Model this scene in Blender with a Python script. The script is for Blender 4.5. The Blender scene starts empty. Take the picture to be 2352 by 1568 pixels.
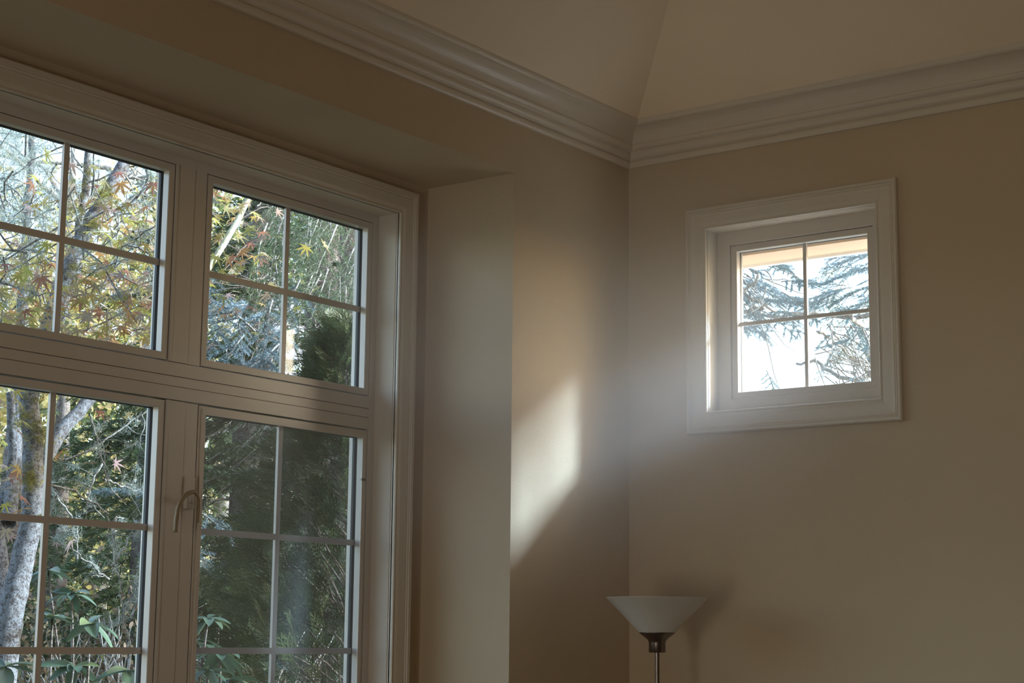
import bpy, math, random
import numpy as np
from mathutils import Vector, Matrix

random.seed(7)
RNG = np.random.default_rng(7)
SC = bpy.context.scene
COL = SC.collection

# ------------------------------------------------------------------ camera
W, H, F = 2352.0, 1568.0, 3970.25
YAW, PITCH, ROLL = math.radians(36.6757), math.radians(9.7425), math.radians(0.6019)
CAM = Vector((3.0295, -4.7098, 1.70))
_f = Vector((-math.sin(YAW) * math.cos(PITCH), math.cos(YAW) * math.cos(PITCH), math.sin(PITCH)))
_r = Vector((math.cos(YAW), math.sin(YAW), 0))
_u = _r.cross(_f)
R_ = _r * math.cos(ROLL) + _u * math.sin(ROLL)
U_ = -_r * math.sin(ROLL) + _u * math.cos(ROLL)
cam_data = bpy.data.cameras.new('camera')
cam_data.sensor_width = 36.0
cam_data.lens = F / W * 36.0
cam_data.clip_start = 0.05
cam_data.clip_end = 400
cam = bpy.data.objects.new('camera', cam_data)
COL.objects.link(cam)
M = Matrix((R_, U_, -_f)).transposed().to_4x4()
M.translation = CAM
cam.matrix_world = M
SC.camera = cam

# ------------------------------------------------------------------ world, sun, fill lamp
SUN_EL, SUN_AZ = math.radians(27.0), math.radians(46.0)      # azimuth: right of +y (towards +x)
SUN_DIR = Vector((math.sin(SUN_AZ) * math.cos(SUN_EL), math.cos(SUN_AZ) * math.cos(SUN_EL), math.sin(SUN_EL)))
world = bpy.data.worlds.new('sky'); SC.world = world
world.use_nodes = True
wn = world.node_tree; wn.nodes.clear()
sky = wn.nodes.new('ShaderNodeTexSky'); sky.sky_type = 'NISHITA'
sky.sun_disc = False; sky.sun_elevation = SUN_EL; sky.sun_rotation = SUN_AZ
sky.air_density = 1.0; sky.dust_density = 2.2; sky.ozone_density = 1.0
bg = wn.nodes.new('ShaderNodeBackground'); bg.inputs['Strength'].default_value = 0.92
wo = wn.nodes.new('ShaderNodeOutputWorld')
wn.links.new(sky.outputs[0], bg.inputs[0]); wn.links.new(bg.outputs[0], wo.inputs[0])
sun_d = bpy.data.lights.new('sun', 'SUN'); sun_d.energy = 16.0; sun_d.angle = math.radians(7.0)
sun_d.color = (0.55, 0.76, 1.0)
sun = bpy.data.objects.new('sun', sun_d); COL.objects.link(sun)
sun.rotation_euler = (-SUN_DIR).to_track_quat('-Z', 'Y').to_euler()
sun.location = SUN_DIR * 30

def area(name, loc, direction, sx, sy, power, color=(1, 1, 1), portal=False):
    d = bpy.data.lights.new(name, 'AREA'); d.shape = 'RECTANGLE'; d.size = sx; d.size_y = sy
    d.energy = power; d.color = color
    o = bpy.data.objects.new(name, d); COL.objects.link(o)
    o.location = loc; o.rotation_euler = Vector(direction).to_track_quat('-Z', 'Z').to_euler()
    if portal: d.cycles.is_portal = True
    return o
# area lamp added as room fill in the glazed rear door behind the camera (door_1 below)
area('rear_door_fill', (2.15, -7.80, 1.02), (0, 1, 0), 0.75, 1.6, 57.0, (1.0, 0.93, 0.82))
area('bay_portal', (-0.52, -1.966, 1.98), (1, 0, 0), 2.6, 2.2, 1, portal=True)
area('small_window_portal', (0.592, 0.20, 2.70), (0, -1, 0), 0.62, 0.62, 1, portal=True)

SC.view_settings.view_transform = 'Standard'
SC.view_settings.look = 'None'
SC.view_settings.exposure = 0.0
SC.view_settings.gamma = 1.0
SC.view_settings.use_curve_mapping = False
SC.cycles.use_denoising = True
SC.cycles.max_bounces = 7
SC.cycles.diffuse_bounces = 4
SC.cycles.transparent_max_bounces = 16
SC.cycles.use_adaptive_sampling = True
SC.cycles.adaptive_threshold = 0.07
SC.cycles.volume_step_rate = 4.0
SC.cycles.volume_max_steps = 24
SC.cycles.volume_bounces = 1
SC.cycles.sample_clamp_indirect = 6.0

# ------------------------------------------------------------------ pixel rays
def ray(px, py):
    return _f + R_ * ((px - W / 2) / F) - U_ * ((py - H / 2) / F)
def bay(px, py, X):
    d = ray(px, py); return CAM + d * ((X - CAM.x) / d.x)
def win(px, py, Y):
    d = ray(px, py); return CAM + d * ((Y - CAM.y) / d.y)

# ------------------------------------------------------------------ materials
def new_mat(name):
    m = bpy.data.materials.new(name); m.use_nodes = True
    nt = m.node_tree; b = nt.nodes['Principled BSDF']
    return m, nt, b
def paint(name, col, rough=0.6, bump=0.0, scale=180.0, var=0.03):
    m, nt, b = new_mat(name)
    tc = nt.nodes.new('ShaderNodeTexCoord')
    n = nt.nodes.new('ShaderNodeTexNoise'); n.inputs['Scale'].default_value = 2.3; n.inputs['Detail'].default_value = 3
    nt.links.new(tc.outputs['Object'], n.inputs['Vector'])
    r = nt.nodes.new('ShaderNodeValToRGB')
    r.color_ramp.elements[0].position = 0.3; r.color_ramp.elements[1].position = 0.7
    r.color_ramp.elements[0].color = tuple(c * (1 - var) for c in col) + (1,)
    r.color_ramp.elements[1].color = tuple(min(1, c * (1 + var)) for c in col) + (1,)
    nt.links.new(n.outputs['Fac'], r.inputs['Fac']); nt.links.new(r.outputs['Color'], b.inputs['Base Color'])
    b.inputs['Roughness'].default_value = rough
    if bump:
        n2 = nt.nodes.new('ShaderNodeTexNoise'); n2.inputs['Scale'].default_value = scale; n2.inputs['Detail'].default_value = 2
        nt.links.new(tc.outputs['Object'], n2.inputs['Vector'])
        bp = nt.nodes.new('ShaderNodeBump'); bp.inputs['Strength'].default_value = bump; bp.inputs['Distance'].default_value = 0.002
        nt.links.new(n2.outputs['Fac'], bp.inputs['Height']); nt.links.new(bp.outputs['Normal'], b.inputs['Normal'])
    return m
M_wall = paint('wall_paint', (0.56, 0.44, 0.295), 0.75, 0.25)
M_ceil = paint('ceiling_paint', (0.85, 0.71, 0.52), 0.75, 0.2)
M_trim = paint('trim_enamel', (0.68, 0.60, 0.49), 0.34)
M_vinyl = paint('window_vinyl', (0.66, 0.60, 0.53), 0.28)
M_damper = paint('bounce_damper', (0.13, 0.085, 0.055), 0.5)  # invented dark tone for the unseen far wall, cuts bounce onto the left wall
M_gasket = paint('gasket_rubber', (0.02, 0.02, 0.022), 0.5)
M_tan = paint('tan_arch', (0.30, 0.22, 0.12), 0.45)
M_out = paint('house_stucco', (0.62, 0.55, 0.46), 0.85, 0.4, 60)
M_soffit = paint('peach_soffit', (0.86, 0.62, 0.42), 0.6)
M_white = paint('white_gloss', (0.85, 0.84, 0.82), 0.35)
def metal(name, col, rough):
    m, nt, b = new_mat(name)
    n = nt.nodes.new('ShaderNodeTexNoise'); n.inputs['Scale'].default_value = 40
    mr = nt.nodes.new('ShaderNodeMapRange'); mr.inputs['To Min'].default_value = rough * 0.8; mr.inputs['To Max'].default_value = rough * 1.25
    nt.links.new(n.outputs['Fac'], mr.inputs['Value']); nt.links.new(mr.outputs['Result'], b.inputs['Roughness'])
    b.inputs['Base Color'].default_value = (*col, 1); b.inputs['Metallic'].default_value = 1
    return m
M_bronze = metal('dark_brushed_metal', (0.20, 0.155, 0.13), 0.30)
def shade_mat():
    m, nt, b = new_mat('frosted_white_shade')
    b.inputs['Base Color'].default_value = (0.80, 0.76, 0.70, 1); b.inputs['Roughness'].default_value = 0.4
    t = nt.nodes.new('ShaderNodeBsdfTranslucent'); t.inputs['Color'].default_value = (0.85, 0.80, 0.72, 1)
    mx = nt.nodes.new('ShaderNodeMixShader'); mx.inputs['Fac'].default_value = 0.3
    nt.links.new(b.outputs[0], mx.inputs[1]); nt.links.new(t.outputs[0], mx.inputs[2])
    nt.links.new(mx.outputs[0], nt.nodes['Material Output'].inputs['Surface'])
    return m
M_shade = shade_mat()
def glass_mat():
    m, nt, b = new_mat('window_glass'); nt.nodes.remove(b)
    t = nt.nodes.new('ShaderNodeBsdfTransparent'); t.inputs['Color'].default_value = (0.97, 0.98, 0.975, 1)
    g = nt.nodes.new('ShaderNodeBsdfGlossy'); g.inputs['Roughness'].default_value = 0.02
    lw = nt.nodes.new('ShaderNodeLayerWeight'); lw.inputs['Blend'].default_value = 0.5
    pw = nt.nodes.new('ShaderNodeMath'); pw.operation = 'POWER'; pw.inputs[1].default_value = 5.0      # Schlick, same from both sides of the pane
    fr = nt.nodes.new('ShaderNodeMath'); fr.operation = 'MULTIPLY_ADD'; fr.inputs[1].default_value = 0.96; fr.inputs[2].default_value = 0.035
    nt.links.new(lw.outputs['Facing'], pw.inputs[0]); nt.links.new(pw.outputs[0], fr.inputs[0])
    mx = nt.nodes.new('ShaderNodeMixShader')
    nt.links.new(fr.outputs[0], mx.inputs['Fac']); nt.links.new(t.outputs[0], mx.inputs[1]); nt.links.new(g.outputs[0], mx.inputs[2])
    nt.links.new(mx.outputs[0], nt.nodes['Material Output'].inputs['Surface'])
    return m
M_glass = glass_mat()
def screen_mat():
    m, nt, b = new_mat('insect_screen_mesh')
    b.inputs['Base Color'].default_value = (0.30, 0.31, 0.33, 1); b.inputs['Roughness'].default_value = 0.5
    t = nt.nodes.new('ShaderNodeBsdfTransparent')
    mx = nt.nodes.new('ShaderNodeMixShader'); mx.inputs['Fac'].default_value = 0.36
    nt.links.new(t.outputs[0], mx.inputs[1]); nt.links.new(b.outputs[0], mx.inputs[2])
    nt.links.new(mx.outputs[0], nt.nodes['Material Output'].inputs['Surface'])
    return m
M_screen = screen_mat()
def wood_floor_mat():
    m, nt, b = new_mat('oak_floor')
    tc = nt.nodes.new('ShaderNodeTexCoord'); br = nt.nodes.new('ShaderNodeTexBrick')
    br.inputs['Scale'].default_value = 1.0; br.inputs['Brick Width'].default_value = 1.4; br.inputs['Row Height'].default_value = 0.12
    br.inputs['Mortar Size'].default_value = 0.002
    br.inputs['Color1'].default_value = (0.22, 0.13, 0.07, 1); br.inputs['Color2'].default_value = (0.28, 0.17, 0.09, 1)
    br.inputs['Mortar'].default_value = (0.08, 0.05, 0.03, 1)
    nt.links.new(tc.outputs['Object'], br.inputs['Vector']); nt.links.new(br.outputs['Color'], b.inputs['Base Color'])
    b.inputs['Roughness'].default_value = 0.4
    return m
def ramp_mat(name, cols, source, trans=0.35, rough=0.55, spec=0.3):
    """leaf / needle material: colour picked per leaf (attribute 'tint' or object random)"""
    m, nt, b = new_mat(name)
    if source == 'tint':
        s = nt.nodes.new('ShaderNodeAttribute'); s.attribute_name = 'tint'; out = s.outputs['Fac']
    else:
        s = nt.nodes.new('ShaderNodeObjectInfo'); out = s.outputs['Random']
    r = nt.nodes.new('ShaderNodeValToRGB'); el = r.color_ramp.elements
    while len(el) < len(cols): el.new(0.5)
    for i, c in enumerate(cols):
        el[i].position = i / max(1, len(cols) - 1); el[i].color = (*c, 1)
    nt.links.new(out, r.inputs['Fac']); nt.links.new(r.outputs['Color'], b.inputs['Base Color'])
    b.inputs['Roughness'].default_value = rough; b.inputs['Specular IOR Level'].default_value = spec
    if trans > 0:
        t = nt.nodes.new('ShaderNodeBsdfTranslucent'); nt.links.new(r.outputs['Color'], t.inputs['Color'])
        mx = nt.nodes.new('ShaderNodeMixShader'); mx.inputs['Fac'].default_value = trans
        nt.links.new(b.outputs[0], mx.inputs[1]); nt.links.new(t.outputs[0], mx.inputs[2])
        nt.links.new(mx.outputs[0], nt.nodes['Material Output'].inputs['Surface'])
    return m
def bark_mat(name, c1, c2, c3, scale=30.0):
    m, nt, b = new_mat(name)
    tc = nt.nodes.new('ShaderNodeTexCoord')
    n = nt.nodes.new('ShaderNodeTexNoise'); n.inputs['Scale'].default_value = scale; n.inputs['Detail'].default_value = 6; n.inputs['Roughness'].default_value = 0.7
    nt.links.new(tc.outputs['Object'], n.inputs['Vector'])
    r = nt.nodes.new('ShaderNodeValToRGB'); el = r.color_ramp.elements; el.new(0.5)
    for i, (p, c) in enumerate(((0.36, c1), (0.5, c2), (0.62, c3))):
        el[i].position = p; el[i].color = (*c, 1)
    n3 = nt.nodes.new('ShaderNodeTexVoronoi'); n3.inputs['Scale'].default_value = scale * 3.2
    nt.links.new(tc.outputs['Object'], n3.inputs['Vector'])
    av = nt.nodes.new('ShaderNodeMath'); av.operation = 'MULTIPLY_ADD'; av.inputs[1].default_value = 0.34; av.inputs[2].default_value = -0.12
    nt.links.new(n3.outputs['Distance'], av.inputs[0])
    ad = nt.nodes.new('ShaderNodeMath'); ad.operation = 'ADD'; nt.links.new(n.outputs['Fac'], ad.inputs[0]); nt.links.new(av.outputs[0], ad.inputs[1])
    nt.links.new(ad.outputs[0], r.inputs['Fac']); nt.links.new(r.outputs['Color'], b.inputs['Base Color'])
    bp = nt.nodes.new('ShaderNodeBump'); bp.inputs['Strength'].default_value = 1.0; bp.inputs['Distance'].default_value = 0.012
    nt.links.new(n.outputs['Fac'], bp.inputs['Height']); nt.links.new(bp.outputs['Normal'], b.inputs['Normal'])
    b.inputs['Roughness'].default_value = 0.9
    return m
M_lichen = bark_mat('lichen_bark', (0.05, 0.042, 0.036), (0.115, 0.108, 0.108), (0.21, 0.22, 0.225), 44)
M_bark = bark_mat('brown_bark', (0.05, 0.035, 0.025), (0.13, 0.10, 0.08), (0.24, 0.21, 0.18), 40)
M_twig = bark_mat('grey_twig', (0.10, 0.08, 0.06), (0.22, 0.19, 0.16), (0.42, 0.42, 0.38), 60)
M_greenlimb = bark_mat('green_limb', (0.22, 0.21, 0.11), (0.40, 0.40, 0.24), (0.58, 0.58, 0.42), 45)
M_moss = ramp_mat('moss', [(0.10, 0.10, 0.02), (0.24, 0.21, 0.05)], 'tint', 0.2)
M_tuft = ramp_mat('pale_lichen', [(0.22, 0.27, 0.24), (0.40, 0.44, 0.38)], 'tint', 0.35)
M_ground = bark_mat('garden_soil', (0.045, 0.04, 0.02), (0.08, 0.075, 0.035), (0.11, 0.12, 0.045), 6)
M_bounce = bark_mat('pale_bounce', (0.42, 0.38, 0.33), (0.55, 0.51, 0.45), (0.66, 0.62, 0.56), 40)  # pale reflector tone for the added ground by the small window

# ------------------------------------------------------------------ mesh helpers
def link(name, me, mat=None, parent=None):
    o = bpy.data.objects.new(name, me); COL.objects.link(o)
    if mat is not None and me is not None: me.materials.append(mat)
    if parent is not None: o.parent = parent
    return o
def mk(name, v, f, mat, parent=None, smooth=False):
    me = bpy.data.meshes.new(name); me.from_pydata([tuple(p) for p in v], [], [tuple(q) for q in f]); me.update()
    if smooth: me.polygons.foreach_set('use_smooth', [True] * len(me.polygons))
    return link(name, me, mat, parent)
def fast(name, v, tri, mat, parent=None, tint=None, smooth=False):
    """numpy triangle mesh"""
    v = np.ascontiguousarray(v, dtype=np.float32); tri = np.ascontiguousarray(tri, dtype=np.int32)
    me = bpy.data.meshes.new(name)
    me.vertices.add(len(v)); me.vertices.foreach_set('co', v.ravel())
    me.loops.add(tri.size); me.loops.foreach_set('vertex_index', tri.ravel())
    me.polygons.add(len(tri)); me.polygons.foreach_set('loop_start', np.arange(0, tri.size, 3, dtype=np.int32))
    if tint is not None:
        a = me.attributes.new('tint', 'FLOAT', 'POINT'); a.data.foreach_set('value', np.ascontiguousarray(tint, dtype=np.float32))
    if smooth: me.polygons.foreach_set('use_smooth', np.ones(len(tri), dtype=bool))
    me.update(calc_edges=True)
    return link(name, me, mat, parent)
def root(name, loc=(0, 0, 0), label=None, cat=None, group=None, kind=None):
    o = bpy.data.objects.new(name, None); COL.objects.link(o); o.location = loc; o.empty_display_size = 0.1
    tag(o, label, cat, group, kind); return o
def tag(o, label=None, cat=None, group=None, kind=None):
    if label: o['label'] = label
    if cat: o['category'] = cat
    if group: o['group'] = group
    if kind: o['kind'] = kind
    return o
def reparent(o, p):
    """child keeps world coordinates although the parent sits elsewhere"""
    o.parent = p; o.matrix_parent_inverse = Matrix.Translation(-Vector(p.location)); return o
class MB:
    def __init__(s): s.v = []; s.f = []
    def box(s, x0, x1, y0, y1, z0, z1):
        b = len(s.v)
        s.v += [(x0, y0, z0), (x1, y0, z0), (x1, y1, z0), (x0, y1, z0), (x0, y0, z1), (x1, y0, z1), (x1, y1, z1), (x0, y1, z1)]
        s.f += [tuple(b + i for i in q) for q in ((0, 3, 2, 1), (4, 5, 6, 7), (0, 1, 5, 4), (1, 2, 6, 5), (2, 3, 7, 6), (3, 0, 4, 7))]
        return s
    def quad(s, *p):
        b = len(s.v); s.v += list(p); s.f.append(tuple(range(b, b + len(p)))); return s
    def ring(s, axis, rect, prof):
        """closed profile (outward offset o, absolute depth d) swept round a rectangle, mitred corners"""
        a0, a1, z0, z1 = rect; n = len(prof); b = len(s.v)
        for (sa, sz) in ((0, 0), (1, 0), (1, 1), (0, 1)):
            for (o, d) in prof:
                a = (a1 + o) if sa else (a0 - o); z = (z1 + o) if sz else (z0 - o)
                s.v.append((d, a, z) if axis == 'x' else (a, d, z))
        for c in range(4):
            c2 = (c + 1) % 4
            for i in range(n):
                j = (i + 1) % n
                s.f.append((b + c * n + i, b + c2 * n + i, b + c2 * n + j, b + c * n + j))
        return s
    def lathe(s, prof, cx, cy, seg=48):
        n = len(prof); b = len(s.v)
        for k in range(seg):
            a = 2 * math.pi * k / seg
            for (r, z) in prof: s.v.append((cx + r * math.cos(a), cy + r * math.sin(a), z))
        for k in range(seg):
            k2 = (k + 1) % seg
            for i in range(n - 1): s.f.append((b + k * n + i, b + k2 * n + i, b + k2 * n + i + 1, b + k * n + i + 1))
        return s
    def build(s, name, mat, parent=None, smooth=False): 
        o = mk(name, s.v, s.f, mat, parent, smooth)
        return o
def fix_normals(o):
    import bmesh
    bm = bmesh.new(); bm.from_mesh(o.data); bmesh.ops.recalc_face_normals(bm, faces=bm.faces); bm.to_mesh(o.data); bm.free(); return o
def struct(o): o['kind'] = 'structure'; return o

def tube_arrays(pts, rad, seg=7):
    P = np.array([tuple(p) for p in pts], float); n = len(P)
    rad = np.interp(np.linspace(0, 1, n), np.linspace(0, 1, len(rad)), rad)
    T = np.gradient(P, axis=0); T /= np.linalg.norm(T, axis=1)[:, None] + 1e-9
    ref = np.array([0.31, 0.52, 0.79]); A = np.cross(T, ref); A /= np.linalg.norm(A, axis=1)[:, None] + 1e-9
    B = np.cross(T, A)
    ang = np.linspace(0, 2 * np.pi, seg, endpoint=False)
    V = P[:, None, :] + rad[:, None, None] * (np.cos(ang)[None, :, None] * A[:, None, :] + np.sin(ang)[None, :, None] * B[:, None, :])
    V = V.reshape(-1, 3); tri = []
    for i in range(n - 1):
        for k in range(seg):
            a = i * seg + k; b = i * seg + (k + 1) % seg; c = a + seg; d = b + seg
            tri += [(a, b, d), (a, d, c)]
    V = np.vstack([V, P[-1]]); e = len(V) - 1
    tri += [((n - 1) * seg + k, (n - 1) * seg + (k + 1) % seg, e) for k in range(seg)]
    return V, np.array(tri)
def smooth_path(pts, n=24, wob=0.0):
    P = np.array([tuple(p) for p in pts], float)
    t = np.linspace(0, len(P) - 1, n); out = []
    for x in t:
        i = min(int(x), len(P) - 2); u = x - i
        p0 = P[max(i - 1, 0)]; p1 = P[i]; p2 = P[i + 1]; p3 = P[min(i + 2, len(P) - 1)]
        out.append(0.5 * ((2 * p1) + (-p0 + p2) * u + (2 * p0 - 5 * p1 + 4 * p2 - p3) * u * u + (-p0 + 3 * p1 - 3 * p2 + p3) * u ** 3))
    out = np.array(out)
    if wob: out[1:-1] += RNG.normal(0, wob, (n - 2, 3))
    return out
def join(parts):
    vs, fs, off = [], [], 0
    for v, f in parts: vs.append(v); fs.append(np.asarray(f) + off); off += len(v)
    return np.vstack(vs), np.vstack(fs)

# ================================================================== ROOM SHELL
XR, YB = 6.2, -7.7                 # far wall and rear wall
ZT = 3.245                         # underside of crown
CP, CH = 0.098, 0.135              # crown projection and height
NY0, NY1, NZ, NX = -3.29, -0.640, 3.089, -0.335   # window niche in the left wall
struct(MB().box(-0.335, XR, YB, 0.0, -0.1, 0.0).build('floor', wood_floor_mat()))

# left wall with the deep window niche (one mesh: wall, returns, soffit, niche back with opening)
OY0, OY1, OZ0, OZ1 = -3.148, -0.783, 0.977, 2.980        # opening for the big window
w = MB()
ZW = 3.42
w.quad((0, NY1, 0), (0, 0, 0), (0, 0, ZW), (0, NY1, ZW))
w.quad((0, YB, 0), (0, NY0, 0), (0, NY0, ZW), (0, YB, ZW))
w.quad((0, NY0, NZ), (0, NY1, NZ), (0, NY1, ZW), (0, NY0, ZW))
w.quad((0, NY0, NZ), (NX, NY0, NZ), (NX, NY1, NZ), (0, NY1, NZ))
w.quad((0, NY1, 0), (0, NY1, NZ), (NX, NY1, NZ), (NX, NY1, 0))
w.quad((0, NY0, 0), (NX, NY0, 0), (NX, NY0, NZ), (0, NY0, NZ))
w.quad((NX, OY1, 0), (NX, NY1, 0), (NX, NY1, NZ), (NX, OY1, NZ))
w.quad((NX, NY0, 0), (NX, OY0, 0), (NX, OY0, NZ), (NX, NY0, NZ))
w.quad((NX, OY0, OZ1), (NX, OY1, OZ1), (NX, OY1, NZ), (NX, OY0, NZ))
w.quad((NX, OY0, 0), (NX, OY1, 0), (NX, OY1, OZ0), (NX, OY0, OZ0))
wl = struct(w.build('wall_left', M_wall))
# outside skin of the left wall and bay
e = MB()
e.box(-0.50, -0.34, OY1 - 0.002, -0.55, -0.3, 3.6); e.box(-0.50, -0.34, -3.40, OY0, -0.3, 3.6)
e.box(-0.50, -0.34, OY0, OY1, -0.3, OZ0 - 0.02); e.box(-0.50, -0.34, OY0, OY1, OZ1 + 0.02, 3.6)
e.box(-0.50, -0.012, -0.63, -0.55, -0.3, 3.6); e.box(-0.50, -0.012, -3.40, -3.30, -0.3, 3.6)
e.box(-0.17, -0.012, -0.55, 0.16, -0.3, 3.6); e.box(-0.17, -0.012, YB - 0.16, -3.40, -0.3, 3.6)
e.box(-0.50, -0.012, -3.40, -0.55, 3.10, 3.6)
struct(e.build('wall_left_outside', M_out))

# right wall with the little window
BX0, BX1, BZ0, BZ1 = 0.299, 0.885, 2.410, 2.998
w = MB()
for (x0, x1, z0, z1) in ((0, BX0, 0, ZW), (BX1, XR, 0, ZW), (BX0, BX1, 0, BZ0), (BX0, BX1, BZ1, ZW)):
    w.quad((x0, 0, z0), (x1, 0, z0), (x1, 0, z1), (x0, 0, z1))
struct(w.build('wall_right', M_wall))
e = MB()
for (x0, x1, z0, z1) in ((-0.012, BX0 - 0.01, -0.3, 3.6), (BX1 + 0.01, XR + 0.16, -0.3, 3.6), (BX0 - 0.01, BX1 + 0.01, -0.3, BZ0 - 0.01), (BX0 - 0.01, BX1 + 0.01, BZ1 + 0.01, 3.6)):
    e.box(x0, x1, 0.012, 0.16, z0, z1)
struct(e.build('wall_right_outside', M_out))

# rear wall with the glazed door, far wall
DX0, DX1, DZ1 = 1.63, 2.67, 2.12
w = MB()
w.box(-0.17, DX0, YB - 0.16, YB, 0, 3.6); w.box(DX1, XR + 0.16, YB - 0.16, YB, 0, 3.6); w.box(DX0, DX1, YB - 0.16, YB, DZ1, 3.6)
struct(w.build('wall_rear', M_wall))
struct(MB().box(XR, XR + 0.16, YB, 0.0, 0, 3.6).build('wall_far', M_damper))

# hipped ceiling
c0x, c1x, c0y, c1y, cz = CP - 0.004, XR - CP + 0.004, -CP + 0.004, YB + CP - 0.004, ZT + CH - 0.004
SL, RUN = 0.77, 2.2
w = MB()
lo = [(c0x, c0y, cz), (c1x, c0y, cz), (c1x, c1y, cz), (c0x, c1y, cz)]
hz = cz + SL * RUN
hi = [(c0x + RUN, c0y - RUN, hz), (c1x - RUN, c0y - RUN, hz), (c1x - RUN, c1y + RUN, hz), (c0x + RUN, c1y + RUN, hz)]
w.v = lo + hi; w.f = [(0, 1, 5, 4), (1, 2, 6, 5), (2, 3, 7, 6), (3, 0, 4, 7), (4, 5, 6, 7)]
struct(w.build('ceiling', M_ceil))
# roof over it (keeps the sun out)
w = MB(); w.box(-0.6, XR + 0.3, YB - 0.3, 0.16, hz + 0.12, hz + 0.2)
w.quad((-0.17, YB - .16, 3.6), (XR + .16, YB - .16, 3.6), (XR + .16, YB - .16, hz + .12), (-0.17, YB - .16, hz + .12))
w.quad((-0.17, 0.16, 3.6), (XR + .16, 0.16, 3.6), (XR + .16, 0.16, hz + .12), (-0.17, 0.16, hz + .12))
w.quad((-0.17, YB - .16, 3.6), (-0.17, .16, 3.6), (-0.17, .16, hz + .12), (-0.17, YB - .16, hz + .12))
w.quad((XR + .16, YB - .16, 3.6), (XR + .16, .16, 3.6), (XR + .16, .16, hz + .12), (XR + .16, YB - .16, hz + .12))
struct(w.build('roof', M_out))

# crown mouldings: profile (projection, height), mitred at the corners
def arc(p0, p1, bulge, n=6):
    out = []
    for i in range(1, n + 1):
        t = i / n; x = p0[0] + (p1[0] - p0[0]) * t; z = p0[1] + (p1[1] - p0[1]) * t
        dx, dz = p1[1] - p0[1], -(p1[0] - p0[0]); b = bulge * 4 * t * (1 - t)
        out.append((x + dx * b, z + dz * b))
    return out
prof = [(0.0, 0.0), (0.010, 0.0)]
prof += arc((0.010, 0.0), (0.013, 0.020), 0.18, 5)
prof += [(0.009, 0.024), (0.015, 0.027)]
prof += arc((0.015, 0.027), (0.024, 0.046), 0.20, 6)
prof += [(0.024, 0.050), (0.030, 0.052)]
prof += arc((0.030, 0.052), (0.043, 0.066), 0.16, 5)
prof += [(0.040, 0.070)]
prof += arc((0.040, 0.070), (0.084, 0.116), -0.16, 9)
prof += [(0.088, 0.116)]
prof += arc((0.088, 0.116), (0.098, 0.128), 0.15, 4)
prof += [(0.098, 0.135), (0.0, 0.135)]
def crown(name, pts_fn):
    n = len(prof); v = [pts_fn(p, 0) for p in prof] + [pts_fn(p, 1) for p in prof]
    f = [(i, i + 1, n + i + 1, n + i) for i in range(n - 1)]
    o = mk(name, v, f, M_trim); fix_normals(o); return struct(o)
crown('trim_1', lambda p, k: (p[0], (-p[0] if k == 0 else YB + p[0]), ZT + p[1]))
crown('trim_2', lambda p, k: ((p[0] if k == 0 else XR - p[0]), -p[0], ZT + p[1]))
crown('trim_3', lambda p, k: (XR - p[0], (-p[0] if k == 0 else YB + p[0]), ZT + p[1]))
crown('trim_4', lambda p, k: ((p[0] if k == 0 else XR - p[0]), YB + p[0], ZT + p[1]))
def bboard(name, x0, x1, y0, y1): struct(MB().box(x0, x1, y0, y1, 0, 0.11).build(name, M_trim))
bboard('baseboard_left', 0.0, 0.015, NY1, -0.015); bboard('baseboard_right', 0.0, XR, -0.015, 0.0)

# ================================================================== BIG WINDOW (window_1)
def casing_prof(wall, s, wd=0.0765, d=0.021):
    """s = +1 / -1 direction of depth away from the wall into the room"""
    q = [(0, 0), (0, .010), (.0015, .0125), (.006, .0125), (.0075, .010), (.010, .010), (.013, .012), (.020, .0145), (.042, .0155), (.050, .0165),
         (.0525, .0145), (.0545, .0175), (.057, .0190), (.059, .0170), (.061, d), (wd - .004, d), (wd, d - .004), (wd, 0)]
    return [(o, wall + s * x) for (o, x) in q]
w1 = root('window_1', (NX, -1.966, OZ0), 'wide white bay window with six grilled sashes in a niche', None, None, 'structure')
def sub(mb, name, mat, parent, world_parent=None):
    o = mb.build(name, mat); fix_normals(o)
    base = parent
    while base.parent is not None: base = base.parent
    o.parent = parent
    o.matrix_parent_inverse = Matrix.Translation(-Vector(base.location)) if parent is base else Matrix.Identity(4)
    return o
sub(MB().ring('x', (OY0, OY1, OZ0, OZ1), casing_prof(NX, 1)), 'casing', M_trim, w1)
XF = -0.410                                   # face of the fixed frame
sub(MB().ring('x', (OY0, OY1, OZ0, OZ1), [(0, NX + .004), (0.012, NX + .004), (0.012, -0.49), (0, -0.49)]), 'jamb_lining', M_trim, w1)
cols = [(-1.502, -0.812), (-2.311, -1.621), (-3.119, -2.429)]
rows = [(2.417, 2.955), (1.006, 2.313)]
fr = MB()
fr.ring('x', (cols[2][0], cols[0][1], rows[1][0], rows[0][1]), [(0, XF), (0.0285, XF), (0.0285, -0.485), (0, -0.485)])
sub(fr, 'frame', M_vinyl, w1)
for (ya, yb) in ((-1.621, -1.502), (-2.429, -2.311)):
    for (za, zb) in rows:
        m = MB(); s_ = ya + (yb - ya) * 0.60
        m.box(-0.485, XF + .001, ya + .0025, s_ - .0012, za, zb); m.box(-0.485, XF - .0015, s_ + .0012, yb - .0025, za, zb)
        m.box(-0.485, XF - .008, s_ - .0012, s_ + .0012, za, zb); m.box(XF, XF + .0035, ya + .003, ya + .010, za, zb)
        sub(m, 'mullion', M_vinyl, w1)
m = MB()
for (za, zb, xx) in ((2.3155, 2.3505, XF + .002), (2.3525, 2.3775, XF), (2.3795, 2.4150, XF + .001)):
    m.box(-0.485, xx, cols[2][0], cols[0][1], za, zb)
m.box(-0.485, XF - .006, cols[2][0], cols[0][1], 2.316, 2.4145)
sub(m, 'transom_bar', M_vinyl, w1)
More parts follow.
